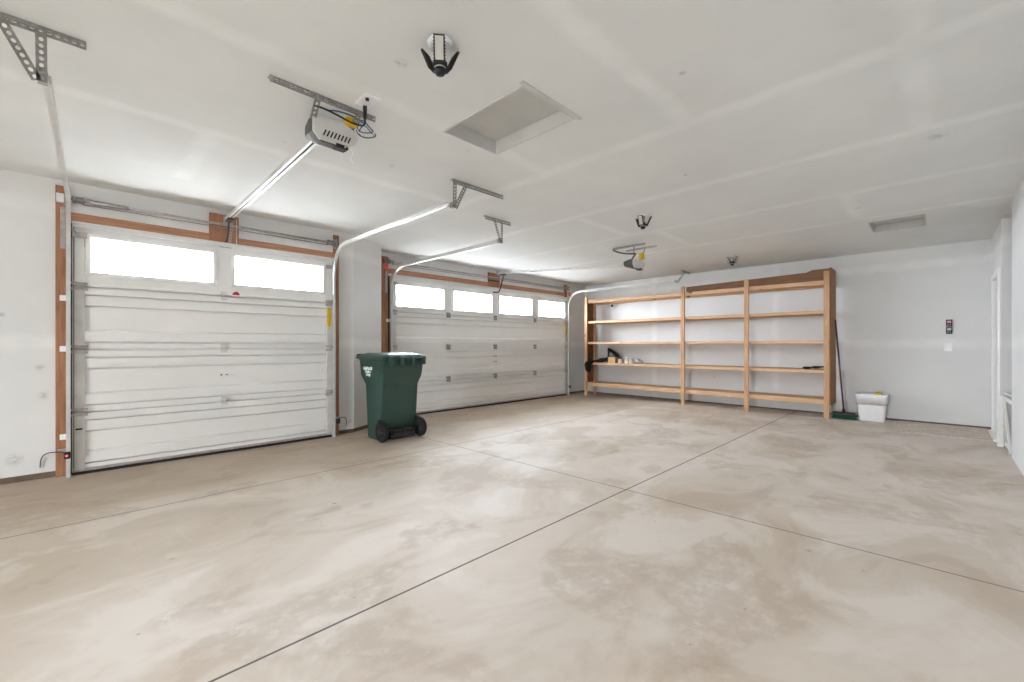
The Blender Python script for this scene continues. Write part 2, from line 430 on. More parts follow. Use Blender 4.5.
# rough-sawn framing round the doors
n = [2]
def trim(x0, x1, y0, y1, z0, z1, mat):
    n[0] += 1; return S(B(x0, x1, y0, y1, z0, z1, .003).build('trim_%d' % n[0], mat))
JT = .03
def gap_strip(x0, x1, yw, z1):  # black strip painting the dark, shaded gap between door edge and jamb
    n[0] += 1; S(B(x0, x1, yw - .016, yw, 0, z1).build('trim_%d' % n[0], 'seal_gap_black'))
gap_strip(-.029, .0, Y1, Dz); gap_strip(2.411, 2.429, Y1, Dz); gap_strip(3.631, 3.664, Y2, Dz); gap_strip(8.326, 8.36, Y2, Dz)
trim(-.105, -.03, Y1 - JT, Y1, 0, 2.655, 'fir_up')
trim(2.43, 2.50, Y1 - JT, Y1, 0, 2.655, 'fir_up')
trim(-.03, 1.06, Y1 - JT, Y1, 2.335, 2.425, 'fir_along'); trim(1.34, 2.43, Y1 - JT, Y1, 2.335, 2.42, 'fir_along')
trim(1.06, 1.135, Y1 - .045, Y1, 2.335, 2.655, 'fir_up'); trim(1.137, 1.335, Y1 - .05, Y1, 2.335, 2.65, 'fir_up')
trim(3.505, 3.63, Y2 - JT, Y2, 0, 2.64, 'fir_up')
trim(8.30, 8.40, Y2 - JT, Y2, 2.35, 2.64, 'fir_up')
trim(3.63, 5.84, Y2 - JT, Y2, 2.375, 2.455, 'fir_along'); trim(6.14, 8.30, Y2 - JT, Y2, 2.375, 2.455, 'fir_along')
trim(5.84, 5.985, Y2 - .045, Y2, 2.375, 2.65, 'fir_up'); trim(5.987, 6.14, Y2 - .045, Y2, 2.375, 2.64, 'fir_up')

# ------------------------------------------------------------------ garage doors
def garage_door(label, x0, x1, yf, panes, pz0, pz1, hinge_xs, ylw, hinge_mat='stile_grey', hw=.03, gs=.016):
    """yf: front face of the flat panel, sections stacked from the floor"""
    yb = yf + .045
    r = thing('garage_door', label, 'garage door', ((x0 + x1) / 2, yf, 0), group='garage doors')
    hs = Dz / 4
    for k in range(4):
        z0, z1 = k * hs + (.04 if k == 0 else .0), (k + 1) * hs
        L = x1 - x0
        if k < 3:
            # (z, outward depth) pressed steel profile: top rail, steps, recessed field, sloping bottom rail
            g = -.030
            pr = [(z0, g), (z0, .006), (z0 + .050, .006), (z0 + .050, g), (z0 + .050 + gs, g), (z0 + .050 + gs, .018), (z0 + .158, .020), (z0 + .176, .0),
                  (z1 - .178 - gs, .0), (z1 - .178 - gs, g), (z1 - .178, g), (z1 - .178, .012), (z1 - .074 - gs, .014), (z1 - .074 - gs, g), (z1 - .074, g), (z1 - .074, .020), (z1 - gs, .022), (z1 - gs, g)]
            m = MB(); m.extrude(pr, (x0, yf, 0), (0, 0, 1), (0, -1, 0), (L, 0, 0))
            m.box(x0, x1, yf + .0295, yb, z0, z1)
            sec = m.build('door_section', 'door_white', r)
        else:
            m = MB(); xs = [x0]
            for a_, b_ in panes: xs += [a_, b_]
            xs.append(x1)
            m.box(x0, x1, yf - .012, yb, z0, pz0); m.box(x0, x1, yf - .012, yb, pz1, z1)
            for i in range(0, len(xs), 2): m.box(xs[i], xs[i + 1], yf - .012, yb, pz0, pz1)
            m.box(x0, x1, yf - .024, yf, z0 + .004, z0 + .03, .004)
            sec = m.build('door_section', 'door_white', r)
            for a_, b_ in panes:
                f = MB(); w = .038; g = .034
                f.box(a_ - w, b_ + w, yf - g, yf - .011, pz0 - w, pz0, .004); f.box(a_ - w, b_ + w, yf - g, yf - .011, pz1, pz1 + w, .004)
                f.box(a_ - w, a_, yf - g, yf - .011, pz0, pz1, .004); f.box(b_, b_ + w, yf - g, yf - .011, pz0, pz1, .004)
                f.build('window_frame', 'door_white', sec)
                B(a_, b_, yf + .012, yf + .018, pz0, pz1).build('window_pane', 'pane_glass', sec)
        # galvanised end stiles
        for s, xa in ((0, x0), (1, x1 - .085)):
            B(xa, xa + .085, yf - .026, yf - .002, z0 + .004, z1 - .004, .003).build('end_stile', 'stile_grey' if k < 3 else 'door_white', sec)
        if k < 3:
            zt = (k + 1) * hs
            for hx in list(hinge_xs):
                h = MB()
                h.box(hx - hw, hx + hw, yf - .030, yf - .020, zt - .05, zt - .012, .003); h.box(hx - hw, hx + hw, yf - .030, yf - .012, zt + .012, zt + .045, .003)
                h.tube([(hx - .04, yf - .033, zt), (hx + .04, yf - .033, zt)], .009); h.build('hinge', hinge_mat, sec)
            for hx, sg in ((x0 + .05, -1), (x1 - .05, 1)):
                h = MB()
                h.box(hx - .055, hx + .055, yf - .034, yf - .024, zt - .042, zt - .018, .003); h.box(hx - .055, hx + .055, yf - .034, yf - .024, zt + .014, zt + .034, .003)
                h.tube([(hx - .05, yf - .040, zt), (hx + .05, yf - .040, zt)], .008)
                h.tube([(hx - .02 * sg, yf - .055, zt + .02), (hx + .075 * sg, yf - .055, zt + .02)], .006)
                h.box(hx + .02 * sg - .004, hx + .02 * sg + .004, yf - .06, yf - .024, zt + .005, zt + .035)
                h.build('roller_hinge', 'galvanised', sec)
    # reinforcing strut across the top, bottom retainer and rubber
    MB().extrude([(.006, 0), (.0, .062), (.008, .066), (.010, .050), (.022, .052), (.024, .066), (.046, .066), (.046, 0)], (x0, yf - .012, Dz - .047), (0, 0, 1), (0, -1, 0), (x1 - x0, 0, 0)).build('top_strut', 'track_white', r)
    m = MB().box(x0, x1, yf - .022, yb, .028, .052, .003).build('bottom_retainer', 'galvanised', r)
    MB().box(x0, x1, yf - .018, yb, 0, .028).build('bottom_seal', 'seal_gap_black', r)
    # top roller brackets
    for xa, sg in ((x0 + .05, -1), (x1 - .05, 1)):
        h = MB(); h.box(xa - .05, xa + .05, yf - .045, yf - .012, Dz - .14, Dz - .09, .003); h.bar((xa, yf - .04, Dz - .12), (xa - .05 * sg * -1, yf - .06, Dz - .07), .02, .006)
        h.box(xa + .03, xa + .036, yf - .04, yf - .024, Dz - .22, Dz - .1); h.build('top_bracket', 'galvanised', r)
    for xa in (x0 + .012, x1 - .012):
        MB().tube([(xa, yf - .032, .05), (xa, yf - .032, Dz - .01)], .0022, 6).build('lift_cable', 'dark_steel', r)
    if ylw:
        o = B(ylw[0], ylw[1], yf - .0315, yf - .0262, ylw[2], ylw[3], .001).build('warning_label', 'yellow', r)
        o['label'] = 'yellow warning label on the right stile'
    return r
D1F, D2F = Y1 - .045, Y2 - .045
gd1 = garage_door('single-width white garage door with two long windows, at left', 0.0, 2.41, D1F, [(.125, 1.085), (1.295, 2.268)], 1.885, 2.208, [1.19], (2.325, 2.372, 1.44, 1.685))
gd2 = garage_door('double-width white garage door with four windows, behind the green bin', 3.665, 8.325, D2F,
                  [(3.755, 4.715), (4.94, 5.89), (6.11, 7.08), (7.31, 8.26)], 1.85, 2.195, [4.82, 5.99, 7.19], (8.255, 8.31, 1.45, 1.67), 'perforated_steel', .045, .022)
# little label on lower-left stile and bolt pairs on door two
B(.022, .068, D1F - .0305, D1F - .0262, .415, .43).build('stile_label', 'black_plastic', gd1)
B(.022, .055, D1F - .0303, D1F - .0262, .375, .405).build('stile_label', 'pale_button', gd1)
for zz in (.87, .98):
    for xx in (5.965, 6.02): MB().lathe([(.010, 0), (.010, .01), (.004, .014)], (xx, D2F - .010, zz), (0, -1, 0), 10).build('bolt_head', 'dark_steel', gd2)
for zz in (.87,):
    for xx in (1.165, 1.215): MB().lathe([(.008, 0), (.008, .008), (.004, .012)], (xx, D1F - .010, zz), (0, -1, 0), 10).build('bolt_head', 'dark_steel', gd1)

# ------------------------------------------------------------------ tracks with their hangers
def sweep(m, path, prof):
    """open channel profile swept along path lying in a constant-x plane; prof (side, outward)"""
    rings = []
    for i, p in enumerate(path):
        p = V(p); a_ = V(path[max(0, i - 1)]); b_ = V(path[min(len(path) - 1, i + 1)]); d = (b_ - a_).normalized()
        nn = V((1, 0, 0)).cross(d).normalized()
        rings.append([p + V((1, 0, 0)) * q + nn * w for q, w in prof])
    m.loft(rings, True, False)
def track(label, x, yf, zh, y_end, side, plates, x_end=None):
    xe = x if x_end is None else x_end
    r = thing('door_track', label, 'garage door track', (x, yf - .055, 0), 'garage door tracks')
    yv = yf - .06
    R = .36
    prof = [(-.012, -.026), (.012, -.026), (.014, -.020), (-.008, -.020), (-.008, .020), (.014, .020), (.012, .026), (-.012, .026)]
    prof = [(q * side * 1.15, w * .9) for q, w in prof]
    m = MB(); sweep(m, [(x, yv, .0), (x, yv, .8), (x, yv, 1.6), (x, yv, zh - R)], prof); m.build('vertical_track', 'track_grey', r)
    path = [(x, yv - R * (1 - math.cos(a_)), zh - R + R * math.sin(a_)) for a_ in [PI / 2 * k / 14 for k in range(15)]]
    path += [(x + (xe - x) * k / 4, yv - R - (yv - R - y_end) * k / 4, zh) for k in range(1, 5)]
    m = MB(); sweep(m, path, prof); m.build('horizontal_track', 'track_zinc', r)
    for z in plates:
        m = MB(); xx = x - .035 * side * 1
        m.box(min(x, xx - .02 * side), max(x, xx - .02 * side), yf - .006 + .015, yf - .0 + .015, z - .025, z + .025); m.box(x - .014, x + .002, yv, yf + .015, z - .02, z + .02)
        m.build('jamb_bracket', 'white_plastic', r)
    return r
ZH1, ZH2 = 2.475, 2.455
tr1 = track('left track of the single garage door, hung from a perforated ceiling angle', -.024, D1F, ZH1, 3.06, 1, (.36, 1.165, 1.63), -.085)
tr2 = track('right track of the single garage door, beside the white pier', 2.398, D1F, ZH1, 3.18, -1, ())
tr3 = track('left track of the double garage door, hung from a short ceiling angle', 3.645, D2F, ZH2, 3.80, 1, (.36, 1.6))
tr4 = track('right track of the double garage door, running above the left shelves', 8.345, D2F, ZH2, 3.74, -1, ())
def hanger(r, y, xa, xb, struts, zt, sw=.038):
    """steel angle screwed to the ceiling plus struts down to the track end"""
    m = MB(); m.perf((xa, y, ZC - .022), (xb, y, ZC - .022), (0, 0, 1), .042, pitch=.027, hole=.0085); m.perf((xa, y + .021, ZC - .003), (xb, y + .021, ZC - .003), (0, 1, 0), .040, pitch=.027, hole=.0085)
    m.build('ceiling_angle', 'perforated_steel', r)
    for (xt, xbm) in struts:
        m = MB(); m.perf((xt, y - .006, ZC - .02), (xbm, y - .006, zt - .03), (1, 0, 0), sw, pitch=.029, hole=.0085); m.build('hanger_strut', 'perforated_steel', r)
    xm = struts[0][1]
    B(xm - .016, xm + .02, y - .004, y + .045, zt - .026, zt + .026, .003).build('end_clip', 'galvanised', r)
hanger(tr1, 3.03, -.62, .05, [(-.103, -.10), (-.235, -.115)], ZH1)
hanger(tr2, 3.15, 2.425, 3.06, [(2.445, 2.44), (2.575, 2.45)], ZH1)
hanger(tr3, 3.78, 3.38, 3.80, [(3.52, 3.625), (3.645, 3.64)], ZH2, .03)
hanger(tr4, 3.72, 8.66, 9.02, [(8.72, 8.37), (8.80, 8.40)], ZH2, .022)

# ------------------------------------------------------------------ counterbalance shafts
def shaft(label, x0, x1, yw, z, orange):
    r = thing('torsion_shaft', label, 'garage door spring shaft', ((x0 + x1) / 2, yw - .07, z), group='spring shafts above the garage doors')
    y = yw - .075
    MB().tube([(x0, y, z), (x1, y, z)], .0135, 12).build('shaft', 'galvanised', r)
    for xa, s in ((x0 + .03, 1), (x1 - .03, -1)):
        MB().lathe([(.020, 0), (.036, .006), (.036, .012), (.027, .018), (.026, .055), (.032, .07), (.032, .078), (.020, .08)], (xa, y, z), (s, 0, 0), 18).build('cable_drum', 'perforated_steel', r)
        m = MB(); xp = xa - .03 * s
        m.box(xp - .003, xp + .003, y - .04, yw - .032, z - .05, z + .05); m.box(xp - .02, xp + .02, yw - .0345, yw - .03, z - .06, z + .06); m.build('end_bearing_plate', 'galvanised', r)
    # spring tube cover
    MB().tube([(x0 + .13, y, z), (x0 + .42, y, z)], .020, 12).build('spring_cover', 'galvanised', r)
    MB().tube([(x0 + .1, y + .02, z - .03), (x1 - .1, y + .02, z - .03)], .005, 8).build('cable_rod', 'perforated_steel', r)
    if orange:
        for xq, zq in orange:
            o = B(xq, xq + .075, yw - .125, yw - .119, zq - .09, zq, .002).build('warning_tag', 'orange', r); o['label'] = 'orange warning tag'
    return r
sh1 = shaft('steel spring shaft above the single garage door', -.03, 2.44, Y1, 2.535, None)
sh2 = shaft('steel spring shaft above the double garage door', 3.59, 8.37, Y2, 2.555, [(3.50, 2.505), (8.33, 2.46)])
o = MB().box(-.10, -.05, Y1 - .11, Y1 - .03, 2.49, 2.565, .004).build('winding_unit', 'white_plastic', sh1); o['label'] = 'white plastic winding unit'
MB().box(-.075, -.04, Y1 - .045, Y1 - .03, 2.08, 2.46, .002).build('flag_bracket', 'galvanised', sh1)
MB().box(3.575, 3.61, Y2 - .045, Y2 - .03, 2.05, 2.40, .002).build('flag_bracket', 'galvanised', sh2)

# ------------------------------------------------------------------ openers
def opener(label, bx0, bx1, by, bz0, bz1, dxp, yd, zd, angle_y, ang, far=False):
    cx = (bx0 + bx1) / 2; by2 = by + .17
    r = thing('garage_door_opener', label, 'garage door opener', (cx, by, bz0), group='garage door openers')
    # housing: pale rounded rear cover, grey chassis in front and below
    h = bz1 - bz0; w = bx1 - bx0
    prof = [(0.0, .045), (0.04, .0), (w - .07, .0), (w - .02, .035), (w, .085), (w - .012, h * .72), (w - .05, h - .02), (w - .11, h), (.02, h - .004), (0, h - .02)]
    m = MB(); m.extrude([(a_, b_ + 0) for a_, b_ in prof], (bx0, by, bz0), (1, 0, 0), (0, 0, 1), (0, .014, 0), .004)
    cov = m.build('light_cover', 'opener_light', r, smooth=False)
    m = MB()
    for k in range(8 if not far else 0):
        xa = bx0 + w * .22 + k * w * .078; za = bz0 + h * .20
        m.bar((xa, by - .0015, za), (xa + w * .055, by - .0015, za + h * .24), .0085, .004, (0, 1, 0))
    if not far: m.build('vent_slot', 'black_plastic', cov)
    m = MB(); pa = [V((bx0 + a_ * .97 + .002, by + .013, bz0 + b_ * .97)) for a_, b_ in prof]
    pb = [V((bx0 + w * .5 + (a_ - w * .5) * .90, by2, bz0 + h * .62 + (b_ - h * .62) * .62)) for a_, b_ in prof]
    pm_ = [V((bx0 + a_ * .97 + .002, by + .075, bz0 + .006 + b_ * .95)) for a_, b_ in prof]
    m.loft([pa, pm_, pb], True, False)
    m.build('motor_housing', 'opener_grey', r, smooth=False)
    m = MB(); m.box(bx0 + .045, bx1 - .06, by + .004, by + .06, bz0 - .008, bz0 + .008, .003); m.build('lens_strip', 'opener_grey', r)
    m = MB(); m.box(bx0 + w * .50, bx0 + w * .76, by - .003, by + .06, bz0 - .014, bz0 + .012, .003); m.build('button_panel', 'black_plastic', r)
    MB().lathe([(.006, 0), (.006, .006)], (bx0 + w * .70, by - .003, bz0 + .0), (0, -1, 0), 10).build('indicator', 'pale_button', r)
    # rail: T/C section down to the header
    rz = bz0 + h * .30 if not far else bz0 + h * .55
    p0, p1 = V((cx - (0 if far else .085), by2 - .06, rz)), V((dxp, yd, zd)); d = (p1 - p0)
    sd = d.cross(V((0, 0, 1))).normalized(); up = sd.cross(d).normalized()
    m = MB(); m.extrude([(-.024, -.018), (-.008, -.018), (-.008, -.014), (-.020, -.014), (-.020, .014), (.020, .014), (.020, -.014), (.008, -.014), (.008, -.018), (.024, -.018), (.024, .018), (-.024, .018)], p0, sd, up, d)
    m.build('rail', 'track_zinc', r)
    m = MB(); m.extrude([(-.018, -.012), (.018, -.012), (.018, -.006), (-.018, -.006)], p0, sd, up, d); m.build('drive_belt', 'dark_steel', r)
    # header bracket, trolley, door arm, red release cord
    m = MB(); m.box(dxp - .03, dxp + .03, yd - .01, yd + .022, zd - .05, zd + .05, .003); m.build('header_bracket', 'galvanised', r)
    tq = p0 + d * .955
    B(tq.x - .03, tq.x + .03, tq.y - .09, tq.y + .05, tq.z - .04, tq.z - .018, .004).build('trolley', 'dark_steel', r)
    yl = yd + .0
    if far:
        m = MB(); m.tube([(6.13, yl - .10, 2.61), (6.05, yl - .08, 2.34), (6.03, yl - .06, 2.265), (5.99, yl - .04, 2.25), (5.90, yl - .03, 2.255)], .012, 8); m.box(5.80, 6.07, yd + .0, yd + .022, 2.475, 2.50, .003); m.build('door_arm', 'dark_steel', r)
    else:
        m = MB(); m.tube(bez((tq.x - .005, tq.y, tq.z - .03), (tq.x - .005, tq.y + .03, tq.z - .16), (tq.x - .005, tq.y + .02, Dz + .06), (tq.x - .02, yl - .01, Dz - .03), 10), .009, 8); m.build('door_arm', 'dark_steel', r)
    m = MB(); m.perf((tq.x + .03, tq.y + .01, tq.z - .03), (tq.x + .03, yl - .012, Dz - .0), (1, 0, 0), .025, pitch=.03, hole=.007); m.build('arm_strap', 'galvanised', r)
    m = MB(); m.box(tq.x - .06, tq.x + .05, yl - .015, yl + .01, Dz - .045, Dz + .0, .003); m.build('door_bracket', 'dark_steel', r)
    # ceiling angle and drop struts
    m = MB()
    if far:
        for xq, ya, yb_ in ((5.95, 3.66, 3.12), (6.21, 3.58, 3.07)):
            m.perf((xq, ya, ZC - .014), (xq, yb_, ZC - .014), (0, 0, 1), .028, pitch=.03, hole=.008); m.perf((xq + .013, ya, ZC - .003), (xq + .013, yb_, ZC - .003), (1, 0, 0), .026, pitch=.03, hole=.008)
    else:
        m.perf((ang[0], angle_y, ZC - .020), (ang[1], angle_y, ZC - .020), (0, 0, 1), .038, pitch=.025, hole=.009); m.perf((ang[0], angle_y + .02, ZC - .003), (ang[1], angle_y + .02, ZC - .003), (0, 1, 0), .038, pitch=.025, hole=.009)
    m.build('ceiling_angle', 'perforated_steel', r)
    return r, cx, by2, tq
op1, cx1, b21, tq1 = opener('pale garage door opener with yellow tag on a rail to the single door', 1.045, 1.335, 2.76, 2.485, 2.645, 1.215, Y1 - .07, 2.595, 2.665, (.775, 1.41))
m = MB(); m.perf((1.04, 2.66, ZC - .02), (1.05, 2.775, 2.60), (1, 0, 0), .036, pitch=.025, hole=.008); m.build('hanger_strut', 'perforated_steel', op1)
m = MB(); m.perf((1.30, 2.66, ZC - .02), (1.30, 2.80, 2.62), (1, 0, 0), .036, pitch=.025, hole=.008); m.build('hanger_strut', 'perforated_steel', op1)
o = B(1.255, 1.325, 2.745, 2.80, 2.635, 2.69, .006).build('yellow_tag', 'yellow', op1); o['label'] = 'yellow tag box'
m = MB(); m.tube(bez((1.29, 2.57, 2.62), (1.31, 2.60, 2.58), (1.33, 2.68, 2.62), (1.28, 2.74, 2.65), 10), .006); m.tube(bez((1.28, 2.74, 2.65), (1.2, 2.72, 2.65), (1.1, 2.70, 2.66), (1.03, 2.71, 2.655), 10), .006)
m.tube([(1.285, 2.56, 2.69), (1.29, 2.57, 2.615)], [.013, .010], 10); m.build('power_cord', 'black_plastic', op1)
for k in range(4):
    m = MB(); cxw, czw, rr = 1.375 + .010 * k, 2.650 - .004 * k, .045 + .006 * (k % 3)
    m.tube([(cxw + rr * 1.15 * math.cos(a_), 2.735 + .012 * k + .02 * math.sin(2 * a_), czw + rr * .8 * math.sin(a_)) for a_ in [2 * PI * j / 18 for j in range(19)]], .0035, 6)
    m.build('wire_loop', 'blue_wire' if k != 1 else 'white_wire', op1)
m = MB(); m.tube(bez((1.12, 2.73, 2.665), (1.2, 2.71, 2.69), (1.3, 2.72, 2.69), (1.37, 2.73, 2.67)), .005, 6); m.build('signal_wire', 'blue_wire', op1)
m = MB(); m.tube(bez((1.285, 2.765, 2.49), (1.33, 2.76, 2.45), (1.25, 2.75, 2.43), (1.30, 2.75, 2.395)), .0018, 5); m.build('antenna_wire', 'white_wire', op1)
m = MB(); m.tube([(tq1.x + .055, tq1.y - .06, tq1.z - .03), (tq1.x + .057, tq1.y - .062, 1.78)], .003, 6); m.build('release_cord', 'white_wire', op1)
o = MB().extrude([(-.035, 0), (.035, 0), (.028, .022), (.008, .036), (-.008, .036), (-.028, .022)], (tq1.x + .05, tq1.y - .072, 1.745), (1, 0, 0), (0, 0, 1), (0, .02, 0), .004).build('release_handle', 'red', op1)
o['label'] = 'red pull handle'

op2, cx2, b22, tq2 = opener('far garage door opener with a yellow tag on a rail to the double door', 5.70, 6.06, 3.17, 2.325, 2.455, 6.06, Y2 - .07, 2.645, 3.20, (5.62, 6.40), True)
m = MB(); m.perf((5.955, 3.30, ZC - .02), (5.84, 3.25, 2.45), (1, 0, 0), .03); m.build('hanger_strut', 'perforated_steel', op2)
m = MB(); m.perf((6.205, 3.25, ZC - .02), (6.02, 3.25, 2.45), (1, 0, 0), .03); m.build('hanger_strut', 'perforated_steel', op2)
m = MB(); m.tube(bez((5.95, 3.66, 2.68), (5.92, 3.52, 2.60), (5.85, 3.34, 2.56), (5.86, 3.22, 2.55)), .011, 7)
m.tube(bez((5.86, 3.22, 2.55), (5.80, 3.2, 2.50), (5.74, 3.2, 2.49), (5.74, 3.22, 2.44)), .009, 7); m.build('power_cord', 'dark_steel', op2)
o = MB().box(5.90, 6.0, 3.15, 3.20, 2.475, 2.56, .01).build('yellow_tag', 'yellow', op2); o['label'] = 'yellow tag'
m = MB(); m.tube([(5.93, 3.165, 2.33), (5.93, 3.165, 2.18)], .002, 5); m.build('release_cord', 'white_wire', op2)
# ceiling socket by opener one
r = thing('ceiling_outlet', 'white outlet plate on the ceiling beside the near opener', 'outlet', (1.27, 2.45, ZC))
B(1.235, 1.33, 2.45, 2.60, ZC - .008, ZC, .003).build('plate', 'white_plastic', r)
MB().lathe([(.011, 0), (.011, .014)], (1.265, 2.49, ZC - .020), seg=10).build('socket', 'black_plastic', r)

# ------------------------------------------------------------------ ceiling lights: three folding panels round a hub
def light(label, x, y, face, first=None):
    if first is not None:
        r = first.copy(); C.objects.link(r); r['label'] = label; r.location = (x, y, ZC); r.rotation_euler.z = face
        for ch in first.children:
            c_ = ch.copy(); C.objects.link(c_); c_.parent = r
            for g in ch.children:
                d_ = g.copy(); C.objects.link(d_); d_.parent = c_
        return r
    r = thing('ceiling_light', label, 'ceiling light', (0, 0, 0), 'folding ceiling lights')
    MB().lathe([(.048, -.022), (.060, -.016), (.062, -.004), (.060, 0)], (0, 0, 0), seg=28).build('lamp_base', 'white_plastic', r)
    MB().lathe([(.018, -.125), (.022, -.12), (.020, -.06), (.026, -.05), (.026, -.02)], (0, 0, 0), seg=20).build('socket_neck', 'galvanised', r)
    MB().lathe([(.030, -.128), (.036, -.124), (.037, -.105), (.024, -.095)], (0, 0, 0), seg=20).build('hub', 'black_plastic', r)
    MB().lathe([(.024, -.136), (.028, -.132), (.028, -.128)], (0, 0, 0), seg=16).build('collar', 'lamp_white', r)
    MB().lathe([(.010, -.166), (.022, -.162), (.028, -.152), (.029, -.136)], (0, 0, 0), seg=18).build('sensor_dome', 'black_plastic', r)
    for k in range(3):
        a_ = 2 * PI * k / 3
        out = V((math.cos(a_), math.sin(a_), 0)); sd = V((-math.sin(a_), math.cos(a_), 0))
        up = (V((0, 0, 1)) * math.cos(.42) + out * math.sin(.42)).normalized(); nn = sd.cross(up).normalized()
        if nn.dot(out) < 0: nn = -nn
        o_ = out * .042 + V((0, 0, -.125)); w2, L = .027, .112; th = .011
        def slab(m, a0, a1, b0, b1, t0, t1):
            m.extrude([(a0, b0), (a1, b0), (a1, b1), (a0, b1)], o_ + nn * t0, sd, up, nn * (t1 - t0))
        m = MB(); slab(m, -w2, w2, 0, .007, 0, th); slab(m, -w2, w2, L - .007, L, 0, th); slab(m, -w2, -w2 + .007, .007, L - .007, 0, th); slab(m, w2 - .007, w2, .007, L - .007, 0, th)
        slab(m, -w2 + .006, w2 - .006, .006, L - .006, 0, .004)
        for j in range(7): slab(m, -w2 - .003, w2 + .003, .012 + j * .014, .016 + j * .014, -.004, .002)
        p = m.build('light_panel', 'black_plastic', r)
        m = MB(); slab(m, -w2 + .0065, w2 - .0065, .0065, L - .0065, .0042, .0105); m.build('diffuser', 'lamp_white', p)
        m = MB(); m.bar(out * .030 + V((0, 0, -.125)), o_ + up * .014, .022, .014); m.tube([o_ - sd * .028 + up * .004, o_ + sd * .028 + up * .004], .007, 8); m.build('panel_hinge', 'black_plastic', r)
    r.location = (x, y, ZC); r.rotation_euler.z = face
    return r
def face(x, y, off=0): return math.atan2(-y, -x) + off
L1 = light('folding three-panel light on the ceiling nearest the camera', 1.29, 1.78, face(1.29, 1.78, -.05))
light('folding three-panel light on the ceiling above the far opener', 4.66, 2.47, face(4.66, 2.47, -.35), L1)
light('small folding three-panel light on the ceiling in front of the shelves', 7.87, 2.53, face(7.87, 2.53, PI / 3), L1)

# ------------------------------------------------------------------ wheeled bin
bn = thing('wheeled_bin', 'dark green wheeled refuse bin standing before the white pier', 'bin', (2.97, 5.1, 0))
secs = [(0.0, 2.705, 3.235, 5.0, 5.31, .03), (.03, 2.70, 3.24, 4.99, 5.325, .035), (.30, 2.695, 3.235, 4.975, 5.335, .035), (.66, 2.685, 3.225, 4.925, 5.35, .04), (.70, 2.682, 3.225, 4.918, 5.355, .04),
        (.80, 2.655, 3.25, 4.87, 5.42, .045), (.83, 2.652, 3.254, 4.865, 5.43, .045), (1.00, 2.645, 3.262, 4.84, 5.445, .045), (1.005, 2.632, 3.272, 4.82, 5.455, .05), (1.03, 2.632, 3.272, 4.82, 5.455, .05)]
m = MB(); m.loft([rrect(x0, x1, y0, y1, r_, z, 5) for z, x0, x1, y0, y1, r_ in secs]); m.build('bin_body', 'bin_green', bn)
m = MB(); m.loft([rrect(2.622, 3.282, 4.81, 5.50, .06, 1.022, 5), rrect(2.615, 3.289, 4.80, 5.51, .06, 1.03, 5), rrect(2.62, 3.284, 4.81, 5.505, .06, 1.052, 5), rrect(2.66, 3.245, 4.86, 5.45, .07, 1.078, 5), rrect(2.71, 3.195, 4.92, 5.38, .08, 1.098, 5), rrect(2.79, 3.11, 5.0, 5.29, .08, 1.096, 5)])
lid = m.build('bin_lid', 'lid_green', bn)
MB().extrude([(0, 0), (.05, .0), (.06, .02), (.03, .045), (0, .05)], (2.65, 5.475, 1.035), (0, 1, 0), (0, 0, 1), (.60, 0, 0), .006).build('lid_lip', 'lid_green', lid)
for k in range(4):
    xa = 2.72 + k * .155
    m = MB(); m.box(xa, xa + .04, 4.75, 4.83, .95, 1.06, .012); m.tube([(xa - .012, 4.775, 1.035), (xa + .047, 4.775, 1.035)], .014, 10); m.build('lid_hinge', 'lid_green', bn)
m = MB(); m.tube([(2.70, 4.775, 1.035), (3.23, 4.775, 1.035)], .012, 10); m.build('handle_bar', 'bin_green', bn)
# moulded pads on the back panel
m = MB(); m.extrude([(-.06, -.05), (.06, -.05), (.045, .01), (.02, .04), (-.02, .04), (-.045, .01)], (2.79, 4.915, .72), (1, 0, 0), (0, 0, 1), (0, -.02, 0), .004); m.build('lift_boss', 'bin_green', bn)
m = MB(); m.box(2.80, 3.16, 4.90, 4.96, .02, .135, .01)
for k in range(5): m.box(2.83 + k * .07, 2.865 + k * .07, 4.885, 4.91, .075, .125, .006)
m.build('axle_housing', 'black_plastic', bn)
MB().tube([(2.70, 4.905, .125), (3.27, 4.905, .125)], .013, 10).build('axle', 'dark_steel', bn)
for xa, s in ((2.715, -1), (3.205, 1)):
    pr = [(.03, 0), (.075, .002), (.082, .012), (.10, .012), (.117, .004), (.125, .015), (.125, .045), (.115, .058), (.10, .05), (.082, .05), (.07, .058), (.03, .062)]
    w_ = MB().lathe(pr, (xa, 4.905, .125), (s, 0, 0), 32).build('wheel', 'black_rubber', bn)
    m = MB()
    for k in range(6):
        a_ = 2 * PI * k / 6; m.bar((xa + s * .058, 4.905 + .02 * math.cos(a_), .125 + .02 * math.sin(a_)), (xa + s * .058, 4.905 + .075 * math.cos(a_), .125 + .075 * math.sin(a_)), .012, .012, (1, 0, 0))
    m.lathe([(.03, .052), (.03, .07), (.018, .074)], (xa, 4.905, .125), (s, 0, 0), 18); m.build('wheel_hub', 'wheel_brown', w_)
    B(min(xa, xa + s * .05), max(xa, xa + s * .05), 4.93, 5.0, .14, .27, .012).build('wheel_arch', 'black_plastic', bn)
